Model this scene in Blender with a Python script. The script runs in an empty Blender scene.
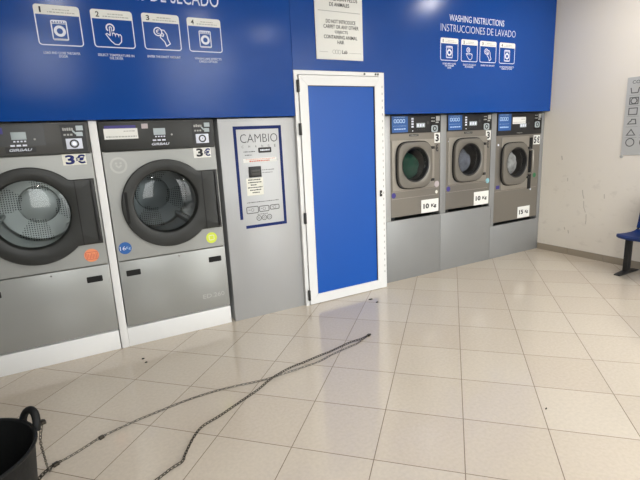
import bpy, bmesh, math, random
from mathutils import Vector, Matrix
random.seed(7)
SC = bpy.context.scene
COL = SC.collection
PI = math.pi
YF = -0.03            # front face of the blue fascia

# ------------------------------------------------------------------ materials
def mat(name, col, rough=.5, metal=0., coat=0., spec=.5, emit=None, bump=None, noise=None):
    m = bpy.data.materials.new(name); m.use_nodes = True
    nt = m.node_tree; b = nt.nodes['Principled BSDF']
    b.inputs['Base Color'].default_value = (*col, 1)
    b.inputs['Roughness'].default_value = rough
    b.inputs['Metallic'].default_value = metal
    b.inputs['Coat Weight'].default_value = coat
    b.inputs['Coat Roughness'].default_value = .12
    b.inputs['Specular IOR Level'].default_value = spec
    if emit:
        b.inputs['Emission Color'].default_value = (*emit[0], 1)
        b.inputs['Emission Strength'].default_value = emit[1]
    if bump or noise:
        tc = nt.nodes.new('ShaderNodeTexCoord')
        n = nt.nodes.new('ShaderNodeTexNoise')
        sc = (bump or noise)[0]
        mp = nt.nodes.new('ShaderNodeMapping'); mp.inputs['Scale'].default_value = sc if isinstance(sc, tuple) else (sc,)*3
        nt.links.new(tc.outputs['Object'], mp.inputs[0]); nt.links.new(mp.outputs[0], n.inputs['Vector'])
        n.inputs['Scale'].default_value = 1; n.inputs['Detail'].default_value = 4
        if bump:
            bp = nt.nodes.new('ShaderNodeBump'); bp.inputs['Strength'].default_value = bump[1]; bp.inputs['Distance'].default_value = .01
            nt.links.new(n.outputs[0], bp.inputs['Height']); nt.links.new(bp.outputs[0], b.inputs['Normal'])
        if noise:
            mx = nt.nodes.new('ShaderNodeMix'); mx.data_type = 'RGBA'
            mx.inputs['A'].default_value = (*col, 1); mx.inputs['B'].default_value = (*noise[1], 1)
            nt.links.new(n.outputs[0], mx.inputs['Factor']); nt.links.new(mx.outputs['Result'], b.inputs['Base Color'])
    return m

M = {}
M['fascia'] = mat('blue_laminate', (.001, .056, .295), .22, coat=0, spec=.30)
M['doorblue'] = mat('blue_door_panel', (.002, .083, .42), .38, spec=.35)
M['white'] = mat('white_lacquer', (.80, .80, .79), .35)
M['print_white'] = mat('white_vinyl', (.75, .78, .88), .5)
M['print_grey'] = mat('grey_print', (.42, .42, .40), .6)
M['print_black'] = mat('black_print', (.02, .02, .022), .5)
M['print_dark'] = mat('dark_grey_print', (.10, .10, .10), .6)
M['print_red'] = mat('red_print', (.60, .13, .08), .5)
M['print_navy'] = mat('navy_print', (.012, .022, .16), .45)
M['frame_blue'] = mat('blue_vinyl_line', (.004, .016, .12), .5, spec=.2)
M['paper'] = mat('paper', (.80, .80, .765), .6)
M['ivory'] = mat('yellowed_paper', (.80, .79, .71), .6)
M['silver'] = mat('silver_paint', (.355, .36, .345), .38, .35, noise=((6, 6, 6), (.335, .34, .325)))
M['alu'] = mat('brushed_panel', (.45, .455, .46), .42, .35, bump=((400, 400, 6), .08))
M['steel'] = mat('warm_stainless', (.25, .232, .205), .36, .6, bump=((4, 4, 300), .05))
M['steel_lt'] = mat('light_stainless', (.36, .335, .295), .34, .6, bump=((300, 300, 5), .05))
M['base'] = mat('grey_base_panel', (.30, .305, .305), .46, .3, noise=((3, 3, 3), (.275, .28, .28)))
M['doorsteel'] = mat('porthole_grey', (.185, .172, .15), .4, .4)
M['anth'] = mat('anthracite_plastic', (.026, .027, .025), .42, spec=.4)
M['anth2'] = mat('anthracite_band', (.060, .059, .055), .42, spec=.4)
M['overlay'] = mat('dark_overlay', (.036, .037, .038), .32, spec=.4)
M['black'] = mat('black_plastic', (.012, .012, .013), .45)
M['hole'] = mat('black_recess', (.006, .006, .006), .8)
M['rubber'] = mat('black_rubber', (.008, .0085, .0085), .6, spec=.3, bump=((60, 60, 60), .1))
M['label_blue'] = mat('blue_label', (.02, .10, .34), .4)
M['label_txt'] = mat('pale_blue_print', (.45, .62, .85), .5)
M['lcd'] = mat('grey_display', (.40, .46, .48), .25)
M['chrome'] = mat('chrome', (.6, .6, .6), .2, 1)
M['orange'] = mat('orange_sticker', (.85, .30, .14), .5)
M['yellow'] = mat('yellow_green_sticker', (.68, .78, .06), .5)
M['stick_blue'] = mat('blue_sticker', (.015, .11, .38), .4)
M['clear_stick'] = mat('faint_sticker', (.43, .43, .41), .38, .3)
M['scuff'] = mat('scuff_grey', (.56, .51, .44), .7)
M['seat'] = mat('blue_seat_plastic', (.012, .045, .21), .35)
M['chain'] = mat('chain_steel', (.20, .19, .17), .35, .9, noise=((90, 90, 90), (.10, .085, .06)))
M['chain_dk'] = mat('dark_chain_steel', (.115, .10, .08), .42, .8, noise=((90, 90, 90), (.035, .03, .022)))
M['skirt'] = mat('beige_skirting', (.33, .28, .215), .4)
M['skirtgap'] = mat('skirting_joint', (.22, .18, .14), .8)
M['ceil'] = mat('ceiling_white', (.72, .71, .68), .8)
M['lamp'] = mat('lamp_diffuser', (.9, .9, .88), .5, emit=((1, .97, .93), 55))
M['plexi'] = mat('grey_sheet', (.50, .50, .485), .35)
M['pave'] = mat('pavement', (.35, .34, .32), .8)
M['green_cloth'] = mat('dark_green_cloth', (.012, .10, .06), .9, noise=((12, 12, 12), (.01, .03, .02)))
M['grey_cloth'] = mat('grey_cloth', (.30, .30, .36), .9, noise=((12, 12, 12), (.06, .06, .08)))
M['mixed_cloth'] = mat('mixed_cloth', (.85, .82, .80), .9, noise=((14, 14, 14), (.05, .02, .025)))
M['scrap'] = mat('dark_scrap', (.03, .028, .025), .8)
M['led_green'] = mat('green_mark', (.03, .20, .08), .5)
M['violet'] = mat('violet_sticker', (.045, .035, .22), .5)
M['pinkish'] = mat('pale_round_sticker', (.48, .42, .43), .5)
M['cyan'] = mat('cyan_sticker', (.25, .52, .60), .5)

def glass(name, tint, fac):
    m = bpy.data.materials.new(name); m.use_nodes = True; nt = m.node_tree; nt.nodes.clear()
    o = nt.nodes.new('ShaderNodeOutputMaterial'); t = nt.nodes.new('ShaderNodeBsdfTransparent'); g = nt.nodes.new('ShaderNodeBsdfGlossy')
    mx = nt.nodes.new('ShaderNodeMixShader'); lw = nt.nodes.new('ShaderNodeFresnel'); lw.inputs[0].default_value = 1.28
    ad = nt.nodes.new('ShaderNodeMath'); ad.operation = 'ADD'; ad.inputs[1].default_value = fac
    t.inputs[0].default_value = (*tint, 1); g.inputs['Roughness'].default_value = .04
    nt.links.new(lw.outputs[0], ad.inputs[0]); nt.links.new(ad.outputs[0], mx.inputs[0])
    nt.links.new(t.outputs[0], mx.inputs[1]); nt.links.new(g.outputs[0], mx.inputs[2]); nt.links.new(mx.outputs[0], o.inputs[0])
    return m
M['glass'] = glass('door_glass', (.86, .90, .90), .01)
M['glass_dk'] = glass('tinted_door_glass', (.62, .66, .67), .012)
M['pane'] = glass('window_glass', (.97, .98, .98), .0)

def drum_mat(name, base, dark):
    m = mat(name, base, .40, .8); nt = m.node_tree; b = nt.nodes['Principled BSDF']; L = nt.links.new
    def math_(op, a, c=None):
        n = nt.nodes.new('ShaderNodeMath'); n.operation = op
        for k, v in ((0, a), (1, c)):
            if v is None: continue
            if isinstance(v, (int, float)): n.inputs[k].default_value = v
            else: L(v, n.inputs[k])
        return n.outputs[0]
    tc = nt.nodes.new('ShaderNodeTexCoord'); sp = nt.nodes.new('ShaderNodeSeparateXYZ'); L(tc.outputs['Object'], sp.inputs[0])
    s = .0175
    def cell(v): return math_('SUBTRACT', math_('FRACT', math_('MULTIPLY', v, 1/s)), .5)
    cx, cy, cz = cell(sp.outputs[0]), cell(sp.outputs[1]), cell(sp.outputs[2])
    d2 = math_('ADD', math_('MULTIPLY', cx, cx), math_('MULTIPLY', cz, cz))
    dot = math_('LESS_THAN', d2, .075)
    r2 = math_('ADD', math_('MULTIPLY', sp.outputs[0], sp.outputs[0]), math_('MULTIPLY', sp.outputs[2], sp.outputs[2]))
    out = math_('GREATER_THAN', r2, .0145)
    ang = math_('ARCTAN2', sp.outputs[2], sp.outputs[0])
    sec = math_('GREATER_THAN', math_('COSINE', math_('MULTIPLY', math_('ADD', ang, .2), 4)), -.15)
    back = math_('GREATER_THAN', sp.outputs[1], .575)
    f = math_('MULTIPLY', math_('MULTIPLY', dot, out), math_('MULTIPLY', sec, back))
    mx = nt.nodes.new('ShaderNodeMix'); mx.data_type = 'RGBA'; L(f, mx.inputs['Factor'])
    mx.inputs['A'].default_value = (*base, 1); mx.inputs['B'].default_value = (*dark, 1)
    L(mx.outputs['Result'], b.inputs['Base Color'])
    return m
M['drum'] = drum_mat('drum_steel', (.50, .51, .50), (.03, .035, .035))
M['drum_dk'] = drum_mat('dark_drum_steel', (.36, .37, .37), (.03, .03, .03))
M['wdrum'] = mat('washer_drum', (.22, .22, .22), .3, .9)

TILE = .42; T0 = (1.4716, -1.4633); TI = (.70916, -.70505); TJ = (.70505, .70916)
def floor_mat():
    m = mat('cream_floor_tiles', (.6, .53, .45), .22, spec=.75); nt = m.node_tree; b = nt.nodes['Principled BSDF']; L = nt.links.new
    tc = nt.nodes.new('ShaderNodeTexCoord')
    def dot(ax):
        s = nt.nodes.new('ShaderNodeVectorMath'); s.operation = 'SUBTRACT'; s.inputs[1].default_value = (*T0, 0); L(tc.outputs['Object'], s.inputs[0])
        d = nt.nodes.new('ShaderNodeVectorMath'); d.operation = 'DOT_PRODUCT'; d.inputs[1].default_value = (ax[0]/TILE, ax[1]/TILE, 0); L(s.outputs[0], d.inputs[0])
        return d.outputs['Value']
    def mth(op, *a):
        n = nt.nodes.new('ShaderNodeMath'); n.operation = op
        for k, v in enumerate(a):
            if isinstance(v, (int, float)): n.inputs[k].default_value = v
            else: L(v, n.inputs[k])
        return n.outputs[0]
    u, v = dot(TI), dot(TJ)
    def line(w): return mth('ABSOLUTE', mth('SUBTRACT', w, mth('ROUND', w)))
    g = mth('LESS_THAN', mth('MINIMUM', line(u), line(v)), .0052)
    cb = nt.nodes.new('ShaderNodeCombineXYZ'); L(mth('FLOOR', u), cb.inputs[0]); L(mth('FLOOR', v), cb.inputs[1])
    wn = nt.nodes.new('ShaderNodeTexWhiteNoise'); wn.noise_dimensions = '2D'; L(cb.outputs[0], wn.inputs['Vector'])
    r = nt.nodes.new('ShaderNodeMix'); r.data_type = 'RGBA'; L(wn.outputs['Value'], r.inputs['Factor'])
    r.inputs['A'].default_value = (.575, .498, .405, 1); r.inputs['B'].default_value = (.61, .54, .445, 1)
    nz = nt.nodes.new('ShaderNodeTexNoise'); nz.inputs['Scale'].default_value = 55; nz.inputs['Detail'].default_value = 5; L(tc.outputs['Object'], nz.inputs['Vector'])
    sp = nt.nodes.new('ShaderNodeMix'); sp.data_type = 'RGBA'; sp.blend_type = 'MULTIPLY'; sp.inputs['Factor'].default_value = .07
    L(r.outputs['Result'], sp.inputs['A'])
    cr = nt.nodes.new('ShaderNodeValToRGB'); cr.color_ramp.elements[0].position = .35; cr.color_ramp.elements[1].position = .65; L(nz.outputs[0], cr.inputs[0]); L(cr.outputs[0], sp.inputs['B'])
    f = nt.nodes.new('ShaderNodeMix'); f.data_type = 'RGBA'; L(g, f.inputs['Factor']); L(sp.outputs['Result'], f.inputs['A']); f.inputs['B'].default_value = (.17, .125, .085, 1)
    L(f.outputs['Result'], b.inputs['Base Color'])
    rr = nt.nodes.new('ShaderNodeMix'); L(g, rr.inputs['Factor']); rr.inputs['A'].default_value = .12; rr.inputs['B'].default_value = .7; L(rr.outputs['Result'], b.inputs['Roughness'])
    n2 = nt.nodes.new('ShaderNodeTexNoise'); n2.inputs['Scale'].default_value = 7; L(tc.outputs['Object'], n2.inputs['Vector'])
    bp = nt.nodes.new('ShaderNodeBump'); bp.inputs['Strength'].default_value = .02; bp.inputs['Distance'].default_value = .02; L(n2.outputs[0], bp.inputs['Height']); L(bp.outputs[0], b.inputs['Normal'])
    return m
M['floor'] = floor_mat()

def wall_mat():
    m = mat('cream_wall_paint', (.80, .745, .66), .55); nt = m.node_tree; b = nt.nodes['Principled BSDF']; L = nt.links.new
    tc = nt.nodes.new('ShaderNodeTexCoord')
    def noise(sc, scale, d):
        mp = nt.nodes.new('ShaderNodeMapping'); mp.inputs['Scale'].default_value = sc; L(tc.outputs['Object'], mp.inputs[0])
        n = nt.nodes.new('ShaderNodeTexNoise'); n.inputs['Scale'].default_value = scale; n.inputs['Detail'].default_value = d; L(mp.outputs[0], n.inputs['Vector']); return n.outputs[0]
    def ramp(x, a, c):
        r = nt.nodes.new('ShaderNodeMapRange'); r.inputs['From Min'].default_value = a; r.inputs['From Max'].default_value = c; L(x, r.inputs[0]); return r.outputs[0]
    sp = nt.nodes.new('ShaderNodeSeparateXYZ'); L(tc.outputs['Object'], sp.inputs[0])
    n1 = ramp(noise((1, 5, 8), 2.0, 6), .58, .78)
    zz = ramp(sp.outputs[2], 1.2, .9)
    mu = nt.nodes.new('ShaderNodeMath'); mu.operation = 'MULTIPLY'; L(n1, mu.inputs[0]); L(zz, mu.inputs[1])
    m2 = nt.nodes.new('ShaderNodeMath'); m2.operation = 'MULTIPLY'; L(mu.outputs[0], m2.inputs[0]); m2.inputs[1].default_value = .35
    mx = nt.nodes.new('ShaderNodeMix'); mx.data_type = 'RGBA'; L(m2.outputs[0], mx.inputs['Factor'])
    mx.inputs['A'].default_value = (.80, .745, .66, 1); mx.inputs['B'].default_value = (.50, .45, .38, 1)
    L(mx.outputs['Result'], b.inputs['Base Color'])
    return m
M['wall'] = wall_mat()

# ------------------------------------------------------------------ geometry helpers (world coordinates)
def loc_of(p):
    v = Vector((0, 0, 0))
    while p: v += p.location; p = p.parent
    return v
def link_mesh(name, bm, m, parent=None, smooth=None, origin=None):
    me = bpy.data.meshes.new(name)
    bmesh.ops.recalc_face_normals(bm, faces=bm.faces)
    o = bpy.data.objects.new(name, me); COL.objects.link(o)
    base = loc_of(parent) if parent else Vector((0, 0, 0))
    if name.endswith('_glass') and sum(f.normal.y*f.calc_area() for f in bm.faces) > 0: bmesh.ops.reverse_faces(bm, faces=bm.faces)
    org = Vector(origin) if origin is not None else base
    for v in bm.verts: v.co -= org
    bm.to_mesh(me); bm.free()
    if smooth is not None:
        for p in me.polygons: p.use_smooth = True
        me.set_sharp_from_angle(angle=math.radians(smooth))
    ms = m if isinstance(m, (list, tuple)) else [m]
    for x in ms: me.materials.append(M[x] if isinstance(x, str) else x)
    o.location = org - base
    if parent: o.parent = parent
    return o
def tag(o, label=None, cat=None, group=None, kind=None):
    for k, v in (('label', label), ('category', cat), ('group', group), ('kind', kind)):
        if v: o[k] = v
    return o
def thing(name, loc, label, cat, group=None, kind=None):
    o = bpy.data.objects.new(name, None); o.empty_display_size = .1; COL.objects.link(o); o.location = loc
    return tag(o, label, cat, group, kind)
def BM(): return bmesh.new()
def box(bm, x0, x1, y0, y1, z0, z1, bev=0, mi=0):
    r = bmesh.ops.create_cube(bm, size=1)
    vs = r['verts']
    for v in vs: v.co = Vector(((x0+x1)/2+v.co.x*(x1-x0), (y0+y1)/2+v.co.y*(y1-y0), (z0+z1)/2+v.co.z*(z1-z0)))
    fs = {f for v in vs for f in v.link_faces}
    for f in fs: f.material_index = mi
    if bev:
        es = list({e for v in vs for e in v.link_edges})
        bmesh.ops.bevel(bm, geom=es, offset=bev, segments=2, affect='EDGES', profile=.5)
    return bm
def boxobj(name, m, parent, x0, x1, y0, y1, z0, z1, bev=0, origin=None):
    return link_mesh(name, box(BM(), x0, x1, y0, y1, z0, z1, bev), m, parent, 30 if bev else None, origin)
def prism(bm, pts, y0, y1):
    """outline in x,z given a thickness between y0 and y1"""
    a = [bm.verts.new((x, y0, z)) for x, z in pts]; b = [bm.verts.new((x, y1, z)) for x, z in pts]
    n = len(pts)
    for i in range(n): bm.faces.new((a[i], a[(i+1) % n], b[(i+1) % n], b[i]))
    bm.faces.new(a); bm.faces.new(b[::-1]); return bm
def rrect(x0, x1, z0, z1, r, n=5):
    p = []
    for cx, cz, a0 in ((x1-r, z1-r, 0), (x0+r, z1-r, 90), (x0+r, z0+r, 180), (x1-r, z0+r, 270)):
        for k in range(n+1):
            a = math.radians(a0+90*k/n); p.append((cx+r*math.cos(a), cz+r*math.sin(a)))
    return p
def circ(cx, cz, r, n=28): return [(cx+r*math.cos(2*PI*k/n), cz+r*math.sin(2*PI*k/n)) for k in range(n)]
def stroke(bm, pts, w, y0, y1, closed=False):
    """a line of constant width drawn in the x,z plane"""
    P = [Vector(p) for p in pts]; n = len(P); L = []; R = []
    for i in range(n):
        a = P[i-1] if (closed or i) else None; b = P[(i+1) % n] if (closed or i < n-1) else None
        d1 = (P[i]-a).normalized() if a is not None else None; d2 = (b-P[i]).normalized() if b is not None else None
        d1 = d1 or d2; d2 = d2 or d1
        t = d1+d2
        t = t.normalized() if t.length > 1e-6 else d2
        nn = Vector((-t.y, t.x)); k = 1/max(.5, nn.dot(Vector((-d1.y, d1.x))))
        L.append(P[i]+nn*w/2*k); R.append(P[i]-nn*w/2*k)
    m = n if closed else n-1
    F = [[bm.verts.new((q.x, y, q.y)) for q in S] for y in (y0, y1) for S in (L, R)]
    for i in range(m):
        j = (i+1) % n
        bm.faces.new((F[0][i], F[0][j], F[1][j], F[1][i])); bm.faces.new((F[2][i], F[3][i], F[3][j], F[2][j]))
        bm.faces.new((F[0][i], F[2][i], F[2][j], F[0][j])); bm.faces.new((F[1][i], F[1][j], F[3][j], F[3][i]))
    if not closed:
        for i in (0, n-1): bm.faces.new((F[0][i], F[1][i], F[3][i], F[2][i]))
    return bm
def ray_rect(a, l, r, d, u):
    """distance along direction a to a rectangle reaching l left, r right, d down, u up of the centre"""
    c, s = math.cos(a), math.sin(a); t = 1e9
    if c > 1e-9: t = min(t, r/c)
    if c < -1e-9: t = min(t, -l/c)
    if s > 1e-9: t = min(t, u/s)
    if s < -1e-9: t = min(t, -d/s)
    return t
def superell(a, w, h, n=4):
    return (abs(math.cos(a)/w)**n+abs(math.sin(a)/h)**n)**(-1/n)
def rings(bm, cx, cz, seq, N=96, extra=(), cap=False):
    """skin a sequence of (radius function, y) outlines around one axis"""
    an = sorted({round(2*PI*k/N, 6) for k in range(N)} | {round(a % (2*PI), 6) for a in extra})
    prev = None
    for f, y in seq:
        ff = f if callable(f) else (lambda a, f=f: f)
        cur = [bm.verts.new((cx+ff(a)*math.cos(a), y, cz+ff(a)*math.sin(a))) for a in an]
        if prev:
            n = len(an)
            for i in range(n): bm.faces.new((prev[i], prev[(i+1) % n], cur[(i+1) % n], cur[i]))
        prev = cur
    if cap: bm.faces.new(prev)
    return bm
def corner_angles(l, r, d, u): return [math.atan2(u, r), math.atan2(u, -l), math.atan2(-d, -l), math.atan2(-d, r)]
def text(name, s, x0, x1, z0, z1, y, m, parent, shear=0, thin=0, th=.0006, rot90=False):
    """lettering fitted to a box on a surface that faces -y"""
    cu = bpy.data.curves.new(name, 'FONT'); cu.body = s; cu.align_x = 'CENTER'; cu.shear = shear; cu.offset = thin; cu.space_line = .95; cu.resolution_u = 3
    t = bpy.data.objects.new(name, cu); COL.objects.link(t)
    dg = bpy.context.evaluated_depsgraph_get(); dg.update()
    me = bpy.data.meshes.new_from_object(t.evaluated_get(dg))
    bpy.data.objects.remove(t); bpy.data.curves.remove(cu)
    bm = BM(); bm.from_mesh(me); bpy.data.meshes.remove(me)
    xs = [v.co.x for v in bm.verts]; ys = [v.co.y for v in bm.verts]
    a, b, c, d = min(xs), max(xs), min(ys), max(ys)
    for v in bm.verts:
        v.co = Vector((x0+(v.co.x-a)/(b-a)*(x1-x0), y, z0+(v.co.y-c)/(d-c)*(z1-z0)))
    r = bmesh.ops.extrude_face_region(bm, geom=bm.faces[:])
    for v in r['geom']:
        if isinstance(v, bmesh.types.BMVert): v.co.y -= th
    return link_mesh(name, bm, m, parent)
def scribble(bm, x0, x1, z, h, y, th=.0005, w=(.006, .022), gap=.004):
    """a line of print too small to read"""
    x = x0
    while x < x1-.003:
        k = min(random.uniform(*w), x1-x); box(bm, x, x+k, y-th, y, z, z+h*random.uniform(.75, 1)); x += k+gap
    return bm
def tube(bm, pts, r, n=10, closed=False, caps=True):
    P = [Vector(p) for p in pts]; prev = None; first = None; m = len(P); up = Vector((0, 0, 1)); last = None
    for i in range(m):
        a = P[i-1] if (closed or i) else P[i]; b = P[(i+1) % m] if (closed or i < m-1) else P[i]
        t = (b-a).normalized()
        if last is None:
            s = t.cross(up);  s = s if s.length > .1 else t.cross(Vector((1, 0, 0)))
            s.normalize()
        else: s = (last-t*last.dot(t)).normalized()
        last = s; q = t.cross(s); rr = r[i] if isinstance(r, (list, tuple)) else r
        cur = [bm.verts.new(P[i]+(s*math.cos(2*PI*k/n)+q*math.sin(2*PI*k/n))*rr) for k in range(n)]
        if prev:
            for k in range(n): bm.faces.new((prev[k], prev[(k+1) % n], cur[(k+1) % n], cur[k]))
        else: first = cur
        prev = cur
    if closed:
        for k in range(n): bm.faces.new((prev[k], prev[(k+1) % n], first[(k+1) % n], first[k]))
    elif caps: bm.faces.new(first[::-1]); bm.faces.new(prev)
    return bm
def disc_sticker(name, cx, cz, r, y, m, parent): return link_mesh(name, prism(BM(), circ(cx, cz, r), y-.0006, y), m, parent)

# ------------------------------------------------------------------ the room
XL, XR, YB, YW, ZC = -2.3, 5.0, 1.2, -5.6, 3.15
def struct(o): o['kind'] = 'structure'; return o
struct(boxobj('floor', 'floor', None, XL-.2, XR+.2, YW-.2, YB+.2, -.12, 0))
struct(boxobj('ceiling', 'ceil', None, XL-.2, XR+.2, YW-.2, YB+.2, ZC, ZC+.12))
struct(boxobj('wall_back', 'wall', None, XL-.2, XR+.2, YB, YB+.15, 0, ZC))
struct(boxobj('wall_left', 'base', None, XL-.15, XL, YW, YB, 0, ZC))
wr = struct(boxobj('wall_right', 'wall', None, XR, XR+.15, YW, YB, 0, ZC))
WIN = [(-.85, .45, .9, 2.95), (2.6, 4.8, .12, 2.95)]
bm = BM()
x = XL-.2
for a, b, z0, z1 in WIN:
    box(bm, x, a, YW-.15, YW, 0, ZC); box(bm, a, b, YW-.15, YW, 0, z0); box(bm, a, b, YW-.15, YW, z1, ZC); x = b
box(bm, x, XR+.2, YW-.15, YW, 0, ZC)
struct(link_mesh('wall_front', bm, 'base'))
for k, (a, b, z0, z1) in enumerate(WIN):
    bm = BM()
    for q in ((a, a+.05, z0, z1), (b-.05, b, z0, z1), (a+.05, b-.05, z0, z0+.05), (a+.05, b-.05, z1-.05, z1)): box(bm, q[0], q[1], YW-.10, YW-.04, q[2], q[3])
    n = 2 if b-a > 2 else 1
    for i in range(1, n): c = a+(b-a)*i/n; box(bm, c-.025, c+.025, YW-.10, YW-.04, z0+.05, z1-.05)
    w = struct(link_mesh('window_%d' % (k+1), bm, 'white'))
    for i in range(n):
        c0 = a+(b-a)*i/n+.03; c1 = a+(b-a)*(i+1)/n-.03
        boxobj('pane', 'pane', w, c0, c1, YW-.075, YW-.067, z0+.05, z1-.05)
struct(boxobj('pavement', 'pave', None, -14, 18, -22, YW-.2, -.2, -.12))

# tiled skirting on the right wall
bs = BM(); y = .045
while y > YW+.05:
    y1 = max(YW, y-.42); box(bs, XR-.011, XR, y1+.004, y, 0, .078, .002); y = y1
struct(link_mesh('baseboard_right', bs, 'skirt'))
# scuffs on the right wall
def scuff(pts, w):
    bm = BM(); stroke(bm, pts, w, 0, .0006)
    for v in bm.verts: v.co = Vector((XR-v.co.y, v.co.x, v.co.z))
    o = link_mesh('scuff_mark', bm, 'scuff', wr); return o
scuff([(-.49, .80), (-.50, .74), (-.515, .70)], .010)
scuff([(-.515, .67), (-.52, .60), (-.545, .54)], .008)
scuff([(-.555, .52), (-.56, .44), (-.555, .40)], .009)
scuff([(-.30, .93), (-.30, .89)], .009)
scuff([(-.74, .77), (-.745, .72)], .010)
scuff([(-.35, .30), (-.36, .26)], .012); scuff([(-.30, .33), (-.31, .30)], .012); scuff([(-.205, 1.19), (-.215, 1.14)], .014)


# ------------------------------------------------------------------ the blue door in its white frame
dr = thing('door_1', (2.05, 0, 0), 'tall blue door in white metal frame between change machine and washers', None, kind='structure')
DX0, DX1, DZ = 1.559, 2.496, 2.095
bm = BM()
box(bm, DX0, 1.5937, -.035, .12, 0, DZ); box(bm, 2.4365, DX1, -.035, .12, 0, DZ); box(bm, 1.5937, 2.4365, -.035, .12, 2.062, DZ)
link_mesh('door_frame', bm, 'white', dr)
bm = BM()
lx0, lx1, lz0, lz1 = 1.5987, 2.4444, .006, 2.056; ix0, ix1, iz0, iz1 = 1.681, 2.38, .095, 1.972
def mitre(bm, y0, y1):
    o = [(lx0, lz0), (lx1, lz0), (lx1, lz1), (lx0, lz1)]; i = [(ix0, iz0), (ix1, iz0), (ix1, iz1), (ix0, iz1)]
    for k in range(4):
        j = (k+1) % 4
        c = Vector(((o[k][0]+o[j][0]+i[k][0]+i[j][0])/4, (o[k][1]+o[j][1]+i[k][1]+i[j][1])/4))
        pts = [tuple(Vector(p)+(c-Vector(p)).normalized()*.0008) for p in (o[k], o[j], i[j], i[k])]
        prism(bm, pts, y0, y1)
mitre(bm, -.048, -.036)
link_mesh('door_leaf', bm, 'white', dr)
boxobj('door_panel', 'doorblue', dr, ix0-.02, ix1+.02, -.034, -.022, iz0-.02, iz1+.02)
bm = BM()
for q in ((ix0, ix0+.006, iz0, iz1), (ix1-.006, ix1, iz0, iz1), (ix0, ix1, iz1-.006, iz1)): box(bm, q[0], q[1], -.040, -.0341, q[2], q[3])
link_mesh('glazing_gasket', bm, 'black', dr)
for z in (.05, .78, 1.56, 1.915):
    boxobj('hinge', 'black', dr, 1.5798, 1.5997, -.058, -.036, z, z+.10, .003)
bm = BM(); z = .16
while z < 2.0:
    prism(bm, rrect(2.4682, 2.4772, z, z+.022, .004, 3), -.0358, -.0349); z += .062
link_mesh('frame_slots', bm, 'print_grey', dr)
for x in (2.2759, 2.3998, 2.4266): link_mesh('frame_bolt', prism(BM(), circ(x, 2.079, .009), -.040, -.0352), 'black', dr)
boxobj('lock_plate', 'black', dr, 2.4147, 2.4425, -.054, -.0482, .945, 1.005, .003)
boxobj('latch_bolt', 'chrome', dr, 2.4226, 2.4345, -.060, -.0542, .968, .982, .002)

# ------------------------------------------------------------------ blue fascia boards with the printed instructions
def machine_icon(bm, cx, cz, s, y0, y1):
    w, h = .34*s, .46*s
    stroke(bm, rrect(cx-w/2, cx+w/2, cz-h/2, cz+h/2, .03*s, 3), .028*s, y0, y1, True)
    box(bm, cx-w/2, cx+w/2, y0, y1, cz+h*.33, cz+h*.36)
    for k in range(5): box(bm, cx-w*.38+k*w*.17, cx-w*.38+k*w*.17+w*.11, y0, y1, cz+h*.39, cz+h*.46)
    box(bm, cx-w/2, cx+w/2, y0, y1, cz-h*.5, cz-h*.43)
    stroke(bm, circ(cx, cz-h*.04, w*.30, 24), .065*s, y0, y1, True)
def finger_icon(bm, cx, cz, s, y0, y1):
    f = lambda p: [(cx+a*s, cz+b*s) for a, b in p]
    stroke(bm, [(cx-.075*s+.095*s*math.cos(a), cz+.135*s+.095*s*math.sin(a)) for a in [math.radians(-50+28*k) for k in range(11)]], .035*s, y0, y1)
    stroke(bm, f([(-.095, -.06), (-.17, -.005), (-.20, -.03), (-.09, -.19), (.0, -.27), (.09, -.275), (.165, -.20), (.18, -.06), (.155, -.02), (.115, -.03), (.11, -.075), (.105, -.02), (.07, .0), (.035, -.02), (.03, -.07), (.025, -.005), (-.01, .015), (-.04, -.005), (-.042, -.06), (-.045, .15), (-.07, .165), (-.095, .15), (-.095, -.06)]), .024*s, y0, y1)
def coin_icon(bm, cx, cz, s, y0, y1):
    f = lambda p: [(cx+a*s, cz+b*s) for a, b in p]
    stroke(bm, circ(cx-.11*s, cz+.12*s, .105*s, 24), .03*s, y0, y1, True)
    stroke(bm, [(cx-.10*s+.05*s*math.cos(a), cz+.12*s+.05*s*math.sin(a)) for a in [math.radians(50+26*k) for k in range(11)]], .018*s, y0, y1)
    box(bm, cx-.165*s, cx-.10*s, y0, y1, cz+.108*s, cz+.122*s); box(bm, cx-.165*s, cx-.10*s, y0, y1, cz+.13*s, cz+.142*s)
    stroke(bm, f([(-.02, .17), (.06, .165), (.13, .06), (.145, -.06), (.20, -.19), (.09, -.26), (.05, -.14), (-.06, -.03), (-.04, .02), (.02, .0), (.04, .05), (-.005, .10)]), .026*s, y0, y1)
def card(parent, x0, x1, z0, z1, num, icon, caption, y, cap, digit=True):
    w, h = x1-x0, z1-z0; y0, y1 = y-.0006, y; r = .018*w/.25
    c = link_mesh('instruction_card', stroke(BM(), rrect(x0, x1, z0, z1, r), .0065*w/.25, y0, y1, True), 'print_white', parent)
    hz = z1-h*.235
    p = [q for q in rrect(x0-.003, x1+.003, hz-.1, z1+.003, r) if q[1] > hz-.05]; p += [(x0-.003, hz), (x1+.003, hz)]
    link_mesh('card_header', prism(BM(), p, y0-.0005, y1), 'paper', c)
    text('step_number', num, x0+w*.11, x0+w*.11+(.010 if num == '1' else .022)*w/.25, hz+h*.045, hz+h*.19, y0-.0006, 'print_black', c, thin=.02)
    bm = BM(); scribble(bm, x0+w*.40, x0+w*.78, hz+h*.125, h*.03, y0-.0006); scribble(bm, x0+w*.28, x0+w*.92, hz+h*.055, h*.03, y0-.0006)
    link_mesh('header_print', bm, 'print_grey', c)
    bm = BM(); icon(bm, (x0+x1)/2, (z0+hz)/2, w, y0, y1)
    link_mesh('card_icon', bm, 'print_white', c)
    for line, a, b, q0, q1 in cap: text('caption', line, a, b, q0-.002, q1+.002, y, 'print_white', c, thin=.012)
    return c
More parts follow.
